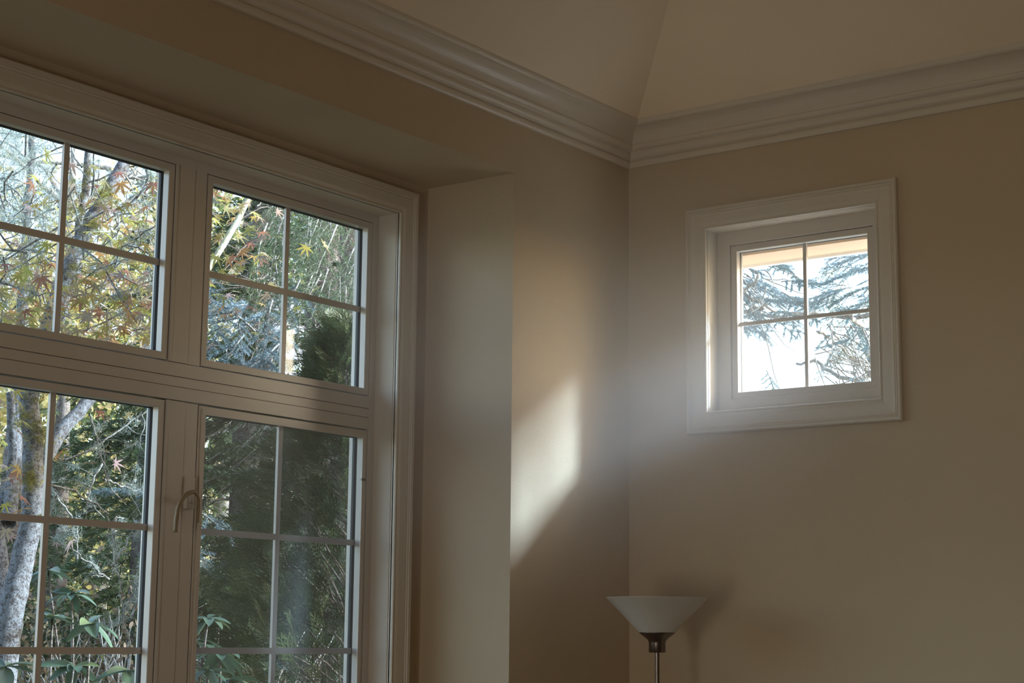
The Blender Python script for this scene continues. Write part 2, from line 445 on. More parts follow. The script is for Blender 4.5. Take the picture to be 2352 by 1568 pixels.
FW, XG = 0.022, -0.447
def sash(parent, axis, rect, face, glass, back, vert, horiz, sgn, scr=False, bar=0.0085, fw=FW):
    a0, a1, z0, z1 = rect; g = .0022
    r = (a0 + fw, a1 - fw, z0 + fw, z1 - fw)
    def S(d): return face + sgn * d
    m = MB().ring(axis, r, [(0, S(0.0015)), (.0015, S(0)), (fw - g, S(0)), (fw - g, back), (0.004, back), (0.004, S(0.022)), (0, S(0.022))])
    sa = sub(m, 'sash', M_vinyl, parent)
    r2 = (r[0] - .004, r[1] + .004, r[2] - .004, r[3] + .004)
    sub(MB().ring(axis, r2, [(-.005, glass - sgn * .004), (0, S(0.0222)), (0, glass + sgn * .004), (-.005, glass + sgn * .004)]), 'gasket', M_gasket, sa)
    def bx(mb, d0, d1, aa, ab, za, zb):
        (mb.box(min(d0, d1), max(d0, d1), aa, ab, za, zb) if axis == 'x' else mb.box(aa, ab, min(d0, d1), max(d0, d1), za, zb)); return mb
    sub(bx(MB(), glass, glass + sgn * .004, r2[0], r2[1], r2[2], r2[3]), 'pane', M_glass, sa)
    d0, d1 = glass - sgn * .001, glass - sgn * .010
    for a in vert: sub(bx(MB(), d0, d1, a - bar, a + bar, r2[2], r2[3]), 'muntin', M_vinyl, sa)
    for z in horiz: sub(bx(MB(), d0, d1 - (-sgn) * .0004, r2[0], r2[1], z - bar, z + bar), 'muntin', M_vinyl, sa)
    if scr:
        rs = (r[0] + .003, r[1] - .003, r[2] + .003, r[3] - .003)
        sc_ = sub(MB().ring(axis, rs, [(0, S(-.003)), (.014, S(-.003)), (.014, S(.004)), (0, S(.004))]), 'screen_frame', M_vinyl, sa)
        d = S(.001); b = MB()
        b.quad(*[(d, y, z) if axis == 'x' else (y, d, z) for (y, z) in ((rs[0], rs[2]), (rs[1], rs[2]), (rs[1], rs[3]), (rs[0], rs[3]))])
        sub(b, 'screen_mesh', M_screen, sc_) if False else sub(b, 'screen_mesh', M_screen, sa)
        for zz in (z1 - .15, z1 - .9):
            cl = MB(); cl.box(S(-.006), S(0), a1 - .030, a1 - .012, zz - .003, zz + .003); sub(cl, 'screen_clip', M_bronze, sa)
    return sa
for ci, (ya, yb) in enumerate(cols):
    yc = (ya + yb) / 2
    sash(w1, 'x', (ya, yb, rows[0][0], rows[0][1]), XF - .001, XG, -.459, [yc], [2.684], -1)
    sash(w1, 'x', (ya, yb, rows[1][0], rows[1][1]), XF - .001, XG, -.459, [yc], [1.976, 1.659, 1.342], -1, scr=(ci == 0))
# casement handle: plate, small keeper and tan curved arch
hp = bay(439, 1131, XF + .01); hy, hz_ = hp.y, hp.z
m = MB(); m.box(XF - .002, XF + .010, hy - .014, hy + .014, hz_ - .042, hz_ + .042); m.box(XF + .010, XF + .014, hy - .006, hy + .007, hz_ - .028, hz_ - .004)
plate = sub(m, 'handle_plate', M_vinyl, w1)
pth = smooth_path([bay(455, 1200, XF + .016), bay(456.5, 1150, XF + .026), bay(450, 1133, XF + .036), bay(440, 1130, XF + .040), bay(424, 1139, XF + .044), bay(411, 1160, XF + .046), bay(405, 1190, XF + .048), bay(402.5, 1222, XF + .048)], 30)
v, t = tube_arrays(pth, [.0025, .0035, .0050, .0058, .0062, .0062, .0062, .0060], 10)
arch_o = fast('handle_arch', v, t, M_tan, None, smooth=True); arch_o.parent = plate; arch_o['label'] = 'tan curved arch'
arch_o.matrix_parent_inverse = Matrix.Translation(-Vector(w1.location)) @ Matrix.Identity(4)
arch_o.matrix_parent_inverse = Matrix.Identity(4)

# ================================================================== LITTLE WINDOW (window_2)
w2 = root('window_2', (0.592, 0, BZ0), 'small square white window with four lites high on the wall', None, None, 'structure')
sub(MB().ring('y', (BX0, BX1, BZ0, BZ1), casing_prof(0.0, -1, 0.071)), 'casing', M_trim, w2)
sub(MB().ring('y', (BX0, BX1, BZ0, BZ1), [(0, -.003), (0.011, -.003), (0.011, .16), (0, .16)]), 'jamb_lining', M_trim, w2)
r_in = (BX0 + .0445, BX1 - .0445, BZ0 + .0440, BZ1 - .0445)
sub(MB().ring('y', r_in, [(0, .065), (.0015, .0635), (.0445, .0635), (.0445, .15), (0, .15)]), 'frame', M_vinyl, w2)
sash(w2, 'y', r_in, .0705, .0975, .109, [0.598], [2.697], 1, bar=.0058, fw=.0215)

# ================================================================== REAR DOOR (door_1)
d1 = root('door_1', (2.15, YB, 0), 'glazed rear door', None, None, 'structure')
sub(MB().ring('y', (DX0 + .05, DX1 - .05, 0.06, DZ1 - .06), [(0, YB - .12), (.05, YB - .12), (.05, YB - .04), (0, YB - .04)]), 'door_frame', M_trim, d1)
sub(MB().box(DX0 + .05, DX1 - .05, YB - .085, YB - .08, .06, DZ1 - .06), 'pane', M_glass, d1)
sub(MB().box(DX0 + .05, DX1 - .05, YB - .095, YB - .07, .98, 1.02), 'muntin', M_trim, d1)

# ================================================================== OUTSIDE OF THE HOUSE
struct(MB().box(-60, 60, -60, 80, -0.5, -0.35).build('ground', M_ground))
struct(MB().box(-3.0, 7.0, 0.16, 7.0, -0.349, -0.33).build('bounce_ground', M_bounce))  # unseen pale ground added to bounce sunlight up onto the eave
ev = root('eave', (0.5, 0.4, 3.03), 'peach boarded eave outside the small window', None, None, 'structure')
sub(MB().box(-1.2, XR + 0.3, 0.161, 0.29, 2.938, 2.958), 'soffit_board', M_soffit, ev)
sub(MB().box(-1.2, XR + 0.3, 0.29, 0.31, 2.929, 3.12), 'fascia', M_white, ev)
w = MB(); w.quad((-1.2, .312, 3.12), (XR + .3, .312, 3.12), (XR + .3, .16, 3.6), (-1.2, .16, 3.6)); sub(w, 'roof_edge', M_out, ev)

sub(MB().box(-1.15, -0.501, -3.9, -0.25, 3.30, 3.36), 'bay_soffit', M_soffit, ev)
sub(MB().box(-1.18, -1.151, -3.9, -0.25, 3.27, 3.46), 'bay_fascia', M_white, ev)

# ================================================================== FLOOR LAMP
lx, ly = 0.3280, -0.36
zr, zb_, zc = 1.8206, 1.7177, 1.6640
rr = 0.1495
lamp = root('floor_lamp', (lx, ly, 0), 'slim dark metal torchiere floor lamp with white cone shade in corner', 'lamp')
def lat(p, seg, name, mat, sm=True):
    o = MB().lathe(p, 0, 0, seg).build(name, mat, lamp, sm); return o
lat([(0.0, 0.0), (.13, 0.0), (.135, .006), (.13, .014), (.03, .026), (.014, .04), (0, .04)], 48, 'base', M_bronze)
lat([(.0065, .03), (.0065, zc + .004)], 20, 'pole', M_bronze)
cup = lat([(.0, zc), (.0225, zc), (.0245, zc + .002), (.0245, zc + .026), (.0262, zc + .034), (.032, zc + .040), (.040, zc + .046), (.0525, zb_ + .002), (.0525, zb_ + .004), (.048, zb_ + .004), (.02, zc + .03), (0, zc + .03)], 40, 'socket_cup', M_bronze)
sh = lat([(.050, zb_ + .0015), (rr - .002, zr - .0005), (rr, zr), (rr - .002, zr + .001), (rr - .005, zr - .001), (.047, zb_ + .004), (.02, zb_ + .004)], 72, 'lamp_shade', M_shade)
lat([(.0, zb_ + .004), (.012, zb_ + .006), (.013, zb_ + .02), (.026, zb_ + .045), (.028, zb_ + .06), (.02, zb_ + .078), (0, zb_ + .084)], 20, 'bulb', M_white)

# ================================================================== PLANT KIT
def rot_to(d, roll=0.0):
    """3x3 with column 0 along d, column 2 roughly up, rolled about d"""
    d = np.asarray(d, float); d = d / np.linalg.norm(d)
    up = np.array([0, 0, 1.0]) if abs(d[2]) < 0.97 else np.array([0, 1.0, 0])
    s = np.cross(up, d); s /= np.linalg.norm(s); u = np.cross(d, s)
    c, q = math.cos(roll), math.sin(roll)
    s2 = s * c + u * q; u2 = -s * q + u * c
    return np.stack([d, s2, u2], 1)
def scatter(pv, pf, Rs, Ts, tints=None):
    k = len(Ts); n = len(pv)
    V = np.einsum('kij,nj->kni', np.asarray(Rs), pv) + np.asarray(Ts)[:, None, :]
    Fc = pf[None] + (np.arange(k) * n)[:, None, None]
    tn = np.repeat(np.asarray(tints), n) if tints is not None else None
    return V.reshape(-1, 3), Fc.reshape(-1, 3), tn
def sprig(L=0.15, n=120, nl=0.020, w=0.0011, flat=0.55):
    """needles along +x"""
    t = RNG.uniform(0.03, 1, n); x = t * L
    ph = RNG.uniform(0, 2 * np.pi, n)
    d = np.stack([np.full(n, 0.75), np.cos(ph), np.sin(ph) * flat + 0.15], 1) + RNG.normal(0, .12, (n, 3))
    d /= np.linalg.norm(d, axis=1)[:, None]
    ln = nl * RNG.uniform(.75, 1.15, n) * (1 - 0.35 * t ** 4)
    b = np.stack([x, np.zeros(n), np.zeros(n)], 1)
    sd = np.cross(d, RNG.normal(0, 1, (n, 3))); sd /= np.linalg.norm(sd, axis=1)[:, None]
    V = np.stack([b - sd * w, b + sd * w, b + d * ln[:, None] + sd * w * .5, b + d * ln[:, None] - sd * w * .5], 1).reshape(-1, 3)
    i = np.arange(n) * 4
    Fc = np.concatenate([np.stack([i, i + 1, i + 2], 1), np.stack([i, i + 2, i + 3], 1)])
    return V, Fc
def bough(L=0.5, side=9, sl=0.2, n=110, nl=0.020, droop=0.25, flat=0.55, w=0.0011):
    """branch along +x: wood arrays and needle arrays"""
    wood, need = [], []
    xs = np.linspace(0, L, 8)
    main = np.stack([xs, RNG.normal(0, .006, 8) * np.linspace(0, 1, 8), -droop * xs ** 2 / L], 1)
    wood.append(tube_arrays(main, [.0055, .0035, .0014], 5))
    def dirat(x): return np.array([1, 0, -2 * droop * x / L])
    for k in range(side):
        x = L * (0.12 + 0.80 * k / side) + RNG.uniform(-.01, .01); s = 1 if k % 2 else -1
        p = np.array([x, np.interp(x, xs, main[:, 1]), -droop * x * x / L])
        l = sl * (1.15 - .75 * x / L) * RNG.uniform(.8, 1.15)
        d = np.array([.75, s * RNG.uniform(.55, .9), RNG.uniform(-.32, .05) - droop * .6])
        d /= np.linalg.norm(d)
        wood.append(tube_arrays([p, p + d * l * .5, p + d * l - np.array([0, 0, .1 * l])], [.0022, .0012], 4))
        v, f = sprig(l, int(n * l / .15), nl, w, flat)
        need.append((v @ rot_to(d, RNG.uniform(-.4, .4)).T + p, f))
    for x in np.arange(L * .25, L, .12):
        v, f = sprig(min(.15, L - x + .02), int(n * .75), nl, w, flat)
        p = np.array([x, np.interp(x, xs, main[:, 1]), -droop * x * x / L])
        need.append((v @ rot_to(dirat(x + .05), 0).T + p, f))
    return join(wood), join(need)
FIR = [bough(.55, 11, .20, 95, .020, .22, .35) for _ in range(3)]
SPRUCE = [bough(.45, 9, .17, 150, .019, .18, .95, .0013) for _ in range(3)]
FARFIR = [bough(.9, 12, .34, 46, .042, .2, .5, .0032) for _ in range(2)]
def place_boughs(kit, items, tr_name, parent, wmat, nmat, single=True):
    """items: (base, tip, roll, tint). one branch object per bough, needles of the bough its child"""
    for (b, t_, roll, tint) in items:
        b = np.array(tuple(b)); t_ = np.array(tuple(t_)); d = t_ - b; L = np.linalg.norm(d)
        k = kit[int(RNG.integers(len(kit)))]; s = L / max(k[0][0][:, 0].max(), 1e-3)
        R = rot_to(d, roll) * s
        loc = np.array(tuple(parent.location))
        v = k[0][0] @ R.T + b - loc
        br = fast('branch', v, k[0][1], wmat, parent)
        v = k[1][0] @ R.T + b - loc
        nd = fast('needles', v, k[1][1], nmat, br, np.clip(np.full(len(v), tint) + np.repeat(RNG.normal(0, .12, len(v) // 4 + 1), 4)[:len(v)], 0, 1))
        nd['kind'] = 'stuff'
def wood(name, paths, mat, parent, seg=8):
    loc = np.array(tuple(parent.location)); parts = [tube_arrays(np.array([tuple(q) for q in p]) - loc, r, seg) for (p, r) in paths]
    v, f = join(parts); return fast(name, v, f, mat, parent, smooth=True)

M_fir = ramp_mat('fir_needles', [(0.035, 0.06, 0.028), (0.075, 0.125, 0.06), (0.15, 0.19, 0.085)], 'tint', .25)
M_blue = ramp_mat('blue_spruce_needles', [(0.07, 0.12, 0.11), (0.15, 0.23, 0.25), (0.29, 0.38, 0.43)], 'tint', .2)
M_darkfir = ramp_mat('dark_fir_needles', [(0.035, 0.055, 0.025), (0.07, 0.10, 0.045), (0.15, 0.16, 0.06)], 'tint', .25)
M_cedar = ramp_mat('cedar_scales', [(0.03, 0.055, 0.022), (0.065, 0.105, 0.04), (0.16, 0.15, 0.07)], 'tint', .18)
maple_cols = [(0.33, 0.15, 0.11), (0.38, 0.20, 0.08), (0.40, 0.32, 0.08), (0.28, 0.29, 0.07), (0.34, 0.25, 0.23), (0.42, 0.40, 0.10), (0.36, 0.22, 0.20)]
M_maple_o = ramp_mat('maple_leaf', maple_cols, 'random', .5)
M_maple_t = ramp_mat('maple_leaf_mass', maple_cols, 'tint', .5)
M_yellow = ramp_mat('autumn_leaf_mass', [(0.38, 0.34, 0.12), (0.52, 0.46, 0.18), (0.54, 0.40, 0.20), (0.28, 0.32, 0.14)], 'tint', .5)
M_green = ramp_mat('green_leaf_mass', [(0.06, 0.10, 0.04), (0.13, 0.18, 0.06), (0.22, 0.24, 0.08)], 'tint', .45)
M_rhodo = ramp_mat('rhododendron_leaf', [(0.045, 0.085, 0.05), (0.075, 0.125, 0.075), (0.10, 0.15, 0.10), (0.14, 0.17, 0.06)], 'random', .15, .35, .5)
M_brownbush = ramp_mat('brown_undergrowth', [(0.09, 0.065, 0.04), (0.16, 0.12, 0.075), (0.12, 0.13, 0.055)], 'tint', .3)
GZ = -0.35

# ---------------------------------------------------------------- maple
def maple_leaf_arrays(size=1.0):
    lob = [(-128, .42), (-84, .72), (-42, .92), (0, 1.0), (42, .92), (84, .72), (128, .42)]
    ringp = []
    for i, (a, l) in enumerate(lob):
        a = math.radians(a)
        ringp += [(a - .16, .52 * l), (a, l), (a + .16, .52 * l)]
        if i < 6:
            a2 = math.radians((lob[i][0] + lob[i + 1][0]) / 2); ringp.append((a2, .22))
    V = [(0, 0, 0)] + [(math.cos(a) * r, math.sin(a) * r, -.22 * r * r + .10 * abs(math.sin(a)) * r * 0) for (a, r) in ringp]
    V = np.array(V) * size; n = len(ringp)
    Fc = np.array([(0, i, i + 1) for i in range(1, n)])
    # petiole
    V = np.vstack([V, [(-.012 * size, .008 * size, 0), (-.012 * size, -.008 * size, 0), (-.7 * size, 0, .10 * size)]])
    Fc = np.vstack([Fc, [(0, n + 1, n + 3), (0, n + 3, n + 2)]])
    return V, Fc
LV, LF = maple_leaf_arrays(1.0)
mp = root('maple_tree', (bay(8, 1500, -2.1).x, bay(8, 1500, -2.1).y, GZ), 'lichen-crusted grey maple tree with red and olive autumn leaves', 'tree')
b0 = bay(8, 1500, -2.1)
main = [(b0.x - .05, b0.y - .1, GZ), (b0.x - .02, b0.y - .03, .6), bay(14, 1470, -2.1), bay(48, 1310, -2.1), bay(72, 1180, -2.1), bay(76, 1040, -2.1), bay(68, 900, -2.1), bay(110, 760, -2.1), bay(160, 610, -2.1), bay(215, 500, -2.1), bay(285, 375, -2.1), bay(350, 180, -2.1)]
tr = wood('trunk', [(smooth_path(main, 50, .003), [.055, .052, .048, .043, .040, .037, .036, .032, .029, .027, .024, .016])], M_lichen, mp, 14)
lm = [bay(75, 1110, -2.1), bay(130, 1010, -2.15), bay(215, 905, -2.2), bay(350, 785, -2.2), bay(420, 690, -2.1), bay(505, 575, -2.0), bay(560, 480, -2.0), bay(585, 400, -2.0)]
wood('limb', [(smooth_path(lm, 40, .002), [.024, .026, .025, .022, .018, .014, .011, .008])], M_lichen, mp, 10)
wood('limb', [(smooth_path([bay(470, 628, -1.99), bay(505, 575, -1.985), bay(560, 478, -1.985), bay(575, 430, -1.99)], 16), [.0125, .0125, .0115, .010])], M_greenlimb, mp, 10)
wood('limb', [(smooth_path([bay(60, 960, -2.15), bay(105, 820, -2.3), bay(165, 650, -2.4), bay(185, 520, -2.4), bay(200, 390, -2.4), bay(215, 200, -2.4)], 30, .003), [.026, .024, .021, .019, .016, .010])], M_lichen, mp, 10)
wood('limb', [(smooth_path([bay(20, 1200, -2.5), bay(40, 1000, -2.7), bay(52, 700, -2.9), bay(60, 520, -2.9), bay(70, 380, -2.9), bay(85, 200, -2.9)], 30, .004), [.03, .028, .024, .02, .017, .010])], M_lichen, mp, 10)
wood('limb', [(smooth_path([bay(20, 1480, -2.3), bay(2, 1300, -2.5), bay(-6, 1180, -2.6), bay(30, 1090, -2.6), bay(22, 900, -2.6)], 24, .003), [.032, .03, .03, .022, .015])], M_lichen, mp, 10)
# twigs with lichen
tw = []
def rnd_twig(p, d, L, n=7, bend=.25):
    pts = [np.array(tuple(p))]; d = np.array(d, float); d /= np.linalg.norm(d)
    for i in range(n):
        d = d + RNG.normal(0, bend, 3); d /= np.linalg.norm(d); pts.append(pts[-1] + d * L / n)
    return pts
ends = []
for k in range(90):
    px, py = RNG.uniform(-40, 370), RNG.uniform(290, 800)
    p = bay(px, py, RNG.uniform(-3.1, -1.6)); t_ = rnd_twig(p, RNG.normal(0, 1, 3) * (1, 1, .7), RNG.uniform(.2, .55))
    tw.append((t_, [.0045, .002])); ends += t_[2:]
    for q in range(2): tw.append((rnd_twig(t_[int(RNG.integers(1, 6))], RNG.normal(0, 1, 3), RNG.uniform(.08, .2), 4), [.0022, .001]))
o = wood('twigs', tw, M_twig, mp, 5); o['kind'] = 'stuff'
def tuft_arrays(n=26, r=.03):
    d = RNG.normal(0, 1, (n, 3)); d /= np.linalg.norm(d, axis=1)[:, None]; ln = r * RNG.uniform(.4, 1.1, n)
    s = np.cross(d, RNG.normal(0, 1, (n, 3))); s /= np.linalg.norm(s, axis=1)[:, None]
    b = RNG.normal(0, r * .38, (n, 3)); m = b + d * ln[:, None] * .5; e = m + (d + RNG.normal(0, .8, (n, 3))) * ln[:, None] * .45
    w = .0009
    V = np.stack([b + s * w, b - s * w, m - s * w, m + s * w, e], 1).reshape(-1, 3)
    i = np.arange(n) * 5
    return V, np.concatenate([np.stack([i, i + 1, i + 2], 1), np.stack([i, i + 2, i + 3], 1), np.stack([i + 3, i + 2, i + 4], 1)])
TU = tuft_arrays(44, .03)
def tufts(name, pts, mat, parent, rmin=.5, rmax=1.3):
    k = len(pts); Rs = [rot_to(RNG.normal(0, 1, 3)) * RNG.uniform(rmin, rmax) for _ in range(k)]
    v, f, tn = scatter(TU[0], TU[1], Rs, np.array([tuple(p) for p in pts]) - np.array(tuple(parent.location)), RNG.uniform(0, 1, k))
    o = fast(name, v, f, mat, parent, tn); o['kind'] = 'stuff'; return o
sel = [ends[i] for i in RNG.integers(0, len(ends), 300)]
left = [bay(RNG.uniform(-30, 130), RNG.uniform(280, 520), RNG.uniform(-3.0, -2.0)) for _ in range(160)]
tufts('lichen', sel + left, M_tuft, mp)
mpts = []
for (px, py, X, s) in ((215, 515, -2.06, .03), (165, 640, -2.06, .03), (180, 470, -2.36, .03), (62, 965, -2.06, .035), (90, 900, -2.06, .03), (72, 1105, -2.06, .025), (95, 1010, -2.06, .02), (205, 425, -2.36, .03), (240, 450, -2.06, .02), (60, 600, -2.86, .03)):
    c = bay(px, py, X); mpts += [c + Vector(RNG.normal(0, s, 3) * (1, 1, 1.3)) for _ in range(26)]
tufts('moss', mpts, M_moss, mp, .4, .8)
# leaves: the big near ones singly, the rest as mass
def leaf_spot(kind):
    if kind == 0: px, py = RNG.uniform(-30, 335), RNG.normal(690, 62); py = min(max(py, 560), 800); px = px if py < 760 else RNG.uniform(120, 330)
    elif kind == 1: px, py = RNG.uniform(225, 375), RNG.uniform(395, 640)
    elif kind == 2: px, py = RNG.uniform(470, 610), RNG.uniform(405, 640)
    elif kind == 3: px, py = RNG.uniform(-20, 70), RNG.uniform(890, 1230)
    else: px, py = RNG.uniform(60, 230), RNG.uniform(350, 480)
    return bay(px, py, RNG.uniform(-2.35, -1.35))
def leaf_rot():
    az = RNG.uniform(0, 2 * np.pi); d = np.array([math.cos(az), math.sin(az), RNG.normal(-.35, .3)])
    return rot_to(d, RNG.normal(0, .55))
lme = bpy.data.meshes.new('leaf'); lme.from_pydata([tuple(p) for p in LV], [], [tuple(q) for q in LF]); lme.update(); lme.materials.append(M_maple_o)
kinds = [0] * 165 + [1] * 55 + [2] * 40 + [3] * 14 + [4] * 12
for k in kinds:
    o = bpy.data.objects.new('leaf', lme); COL.objects.link(o); o.parent = mp
    s = RNG.uniform(.038, .062); p = leaf_spot(k) - Vector(mp.location)
    Mx = Matrix([list(r_) for r_ in (leaf_rot() * s)]).to_4x4(); Mx.translation = p; o.matrix_local = Mx
kk = [0] * 520 + [1] * 230 + [2] * 110 + [3] * 60 + [4] * 40
Ts = np.array([tuple(leaf_spot(k) + Vector((RNG.uniform(-.9, .1), RNG.uniform(-.1, .6), RNG.normal(0, .08)))) for k in kk]) - np.array(tuple(mp.location))
v, f, tn = scatter(LV, LF, [leaf_rot() * RNG.uniform(.035, .058) for _ in kk], Ts, RNG.uniform(0, 1, len(kk)))
o = fast('foliage', v, f, M_maple_t, mp, tn); o['kind'] = 'stuff'

# ---------------------------------------------------------------- blue spruce
c = bay(440, 900, -2.75)
bs = root('blue_spruce', (c.x, c.y, GZ), 'young blue spruce with stiff silver-blue needles behind window mullion', 'tree')
wood('trunk', [(smooth_path([(c.x, c.y, GZ), (c.x, c.y, 1.5), (c.x + .02, c.y, 3.0), (c.x, c.y + .02, 4.2)], 14), [.06, .045, .03, .012])], M_bark, bs, 10)
it = []
for (x0, y0, x1, y1, X, tn) in ((585, 760, 478, 648, -1.75, .85), (560, 700, 470, 690, -1.8, .8), (545, 725, 565, 815, -1.75, .8), (520, 740, 470, 800, -1.85, .55), (560, 770, 480, 860, -1.8, .6),
                                (625, 690, 590, 820, -2.0, .55), (660, 740, 610, 860, -2.05, .6), (480, 610, 468, 720, -2.1, .4), (640, 790, 560, 860, -1.95, .7), (520, 800, 520, 890, -1.9, .5), (460, 700, 540, 780, -2.2, .4), (690, 640, 640, 740, -2.3, .45)):
    it.append((bay(x0, y0, X - .12), bay(x1, y1, X), RNG.uniform(-.3, .3), tn))
for k in range(16):
    a = RNG.uniform(0, 6.28); z = RNG.uniform(.6, 3.9); l = .75 * (1 - z / 5.2)
    b = Vector((c.x, c.y, z)); it.append((b, b + Vector((math.cos(a) * l, math.sin(a) * l, RNG.uniform(-.2, .1))), 0, RNG.uniform(.3, .7)))
place_boughs(SPRUCE, it, 'b', bs, M_twig, M_blue)

# ---------------------------------------------------------------- green fir hanging at the right
c = bay(800, 700, -3.3)
gf = root('fir_tree', (c.x, c.y, GZ), 'green fir with hanging sprays and dead brown twigs behind the cedar', 'tree')
wood('trunk', [(smooth_path([(c.x, c.y, GZ), (c.x + .03, c.y, 2), (c.x, c.y + .03, 4), (c.x, c.y, 6.5)], 16), [.13, .11, .08, .03])], M_bark, gf, 12)
it = []
for k in range(36):
    px, py = RNG.uniform(610, 840), RNG.uniform(400, 690); X = RNG.uniform(-2.9, -2.0)
    it.append((bay(px, py, X - .15), bay(px + RNG.uniform(-70, 25), py + RNG.uniform(80, 150), X), RNG.uniform(-.8, .8), RNG.uniform(.3, .8)))
for k in range(26):
    a = RNG.uniform(0, 6.28); z = RNG.uniform(2.2, 5.8); l = 1.2 * (1 - z / 7.5)
    b = Vector((c.x, c.y, z)); it.append((b, b + Vector((math.cos(a) * l, math.sin(a) * l, RNG.uniform(-.5, -.05))), 0, RNG.uniform(.2, .6)))
place_boughs(FIR, it, 'b', gf, M_twig, M_fir)
dt = []
for k in range(150):
    p = bay(RNG.uniform(580, 850), RNG.uniform(420, 900), RNG.uniform(-3.6, -2.8)); dt.append((rnd_twig(p, (RNG.normal(0, .6), RNG.normal(0, .6), RNG.uniform(-1, .3)), RNG.uniform(.25, .7), 7, .22), [.004, .0012]))
o = wood('dead_twigs', dt, M_bark, gf, 4); o['kind'] = 'stuff'

# ---------------------------------------------------------------- dark cedar by the house corner
def cedar_spray(L=.15):
    V, Fc = [], []
    def strip(p, d, l, w, nrm):
        s = np.cross(d, nrm); s /= np.linalg.norm(s) + 1e-9; b = len(V)
        V.extend([p - s * w, p + s * w, p + d * l + s * w * .4, p + d * l - s * w * .4]); Fc.extend([(b, b + 1, b + 2), (b, b + 2, b + 3)])
    nrm = np.array([0, 0, 1.0]); strip(np.zeros(3), np.array([1, 0, -.1]), L, .0022, nrm)
    for k in range(9):
        x = L * (.12 + .09 * k); s = 1 if k % 2 else -1
        d = np.array([.8, s * .62, RNG.normal(-.12, .1)]); d /= np.linalg.norm(d); l = L * (.46 - .035 * k)
        p = np.array([x, 0, -.1 * x]); strip(p, d, l, .0019, nrm)
        for j in (.35, .65):
            d2 = np.array([.98, s * .1, RNG.normal(-.1, .12)]); d2 /= np.linalg.norm(d2); strip(p + d * l * j, d2, l * .5, .0017, nrm)
    return np.array(V), np.array(Fc)
CS = [cedar_spray() for _ in range(4)]
cc = Vector((-1.62, 0.50, 0))
cd = root('cedar_tree', (cc.x, cc.y, GZ), 'dense dark green column cedar close outside the lower right sash', 'tree')
wood('trunk', [(smooth_path([(cc.x, cc.y, GZ), (cc.x, cc.y, 1.2), (cc.x + .02, cc.y, 2.6)], 12), [.09, .06, .015])], M_bark, cd, 10)
def cedar_r(z): return .60 * (1 - max(0, (z - 1.3) / 1.8) ** 1.3) if z < 3.1 else .02
Rs, Ts, tn, wv = [], [], [], []
for k in range(9000):
    z = RNG.uniform(-.2, 2.95); a = RNG.uniform(0, 2 * np.pi); R0 = max(cedar_r(z), .05) * (1 + .12 * math.sin(3 * a + 4 * z)); q = RNG.uniform(.35, 1) ** .5
    p = np.array([cc.x + math.cos(a) * R0 * q, cc.y + math.sin(a) * R0 * q, z])
    d = np.array([math.cos(a), math.sin(a), RNG.normal(.55, .35)]) + RNG.normal(0, .25, 3)
    Rs.append(rot_to(d, RNG.normal(0, 1.0)) * RNG.uniform(.65, 1.15)); Ts.append(p - np.array([0, 0, GZ]) - np.array([cc.x, cc.y, 0])); tn.append(np.clip(RNG.normal(.42 + .25 * max(0, z - 2.0), .2), 0, 1))
q = [i % 4 for i in range(9000)]
parts, tns, off = [], [], 0
for j in range(4):
    ids = [i for i in range(9000) if q[i] == j]
    v, f, t_ = scatter(CS[j][0], CS[j][1], [Rs[i] for i in ids], [Ts[i] for i in ids], [tn[i] for i in ids]); parts.append((v, f)); tns.append(t_)
v, f = join(parts); o = fast('foliage', v, f, M_cedar, cd, np.concatenate(tns)); o['kind'] = 'stuff'
cw = []
for k in range(170):
    z = RNG.uniform(0, 2.5); a = RNG.uniform(0, 6.28); l = cedar_r(z) * .9; d = (math.cos(a), math.sin(a), .7)
    cw.append((rnd_twig((cc.x, cc.y, z), d, l, 5, .12), [.006, .002]))
o = wood('twigs', cw, M_bark, cd, 4); o['kind'] = 'stuff'

# ---------------------------------------------------------------- dead lichen-hung shrub (lower left sash)
c = bay(250, 1450, -2.6)
ls = root('lichen_shrub', (c.x, c.y, GZ), 'thin bare shrub hung with pale lichen tufts behind left sash', 'shrub')
st = []; pts = []
for path in (((300, 1500), (275, 1350), (262, 1200), (285, 1190)), ((110, 1115), (150, 1120), (200, 1145), (240, 1175), (250, 1200), (262, 1260), (258, 1330)), ((205, 950), (218, 1000), (235, 1060), (250, 1110), (290, 1160)),
             ((150, 1055), (200, 1035), (250, 1005), (310, 960), (345, 930)), ((235, 1060), (215, 1100), (205, 1150), (240, 1190)), ((240, 1100), (290, 1120), (345, 1130)), ((130, 1140), (170, 1190), (178, 1240), (176, 1290)),
             ((300, 1420), (330, 1320), (350, 1260)), ((262, 1300), (300, 1230), (345, 1180)), ((240, 1500), (290, 1400), (340, 1330)), ((250, 1330), (200, 1290), (150, 1240))):
    X = RNG.uniform(-2.9, -2.3); p = smooth_path([bay(a, b, X + RNG.uniform(-.05, .05)) for a, b in path], 18, .004); st.append((p, [.005, .0025])); pts += [Vector(x) for x in p[3:]]
    for k in range(4): t_ = rnd_twig(p[int(RNG.integers(3, 17))], RNG.normal(0, 1, 3), RNG.uniform(.1, .25), 5); st.append((t_, [.0022, .001])); pts += [Vector(x) for x in t_[1:]]
st.append((smooth_path([(c.x, c.y, GZ), (c.x, c.y, .6), bay(300, 1500, -2.6)], 10), [.014, .006]))
wood('stems', st, M_twig, ls, 5)
tufts('lichen', [pts[i] + Vector(RNG.normal(0, .008, 3)) for i in RNG.integers(0, len(pts), 120)], M_tuft, ls, .4, 1.2)

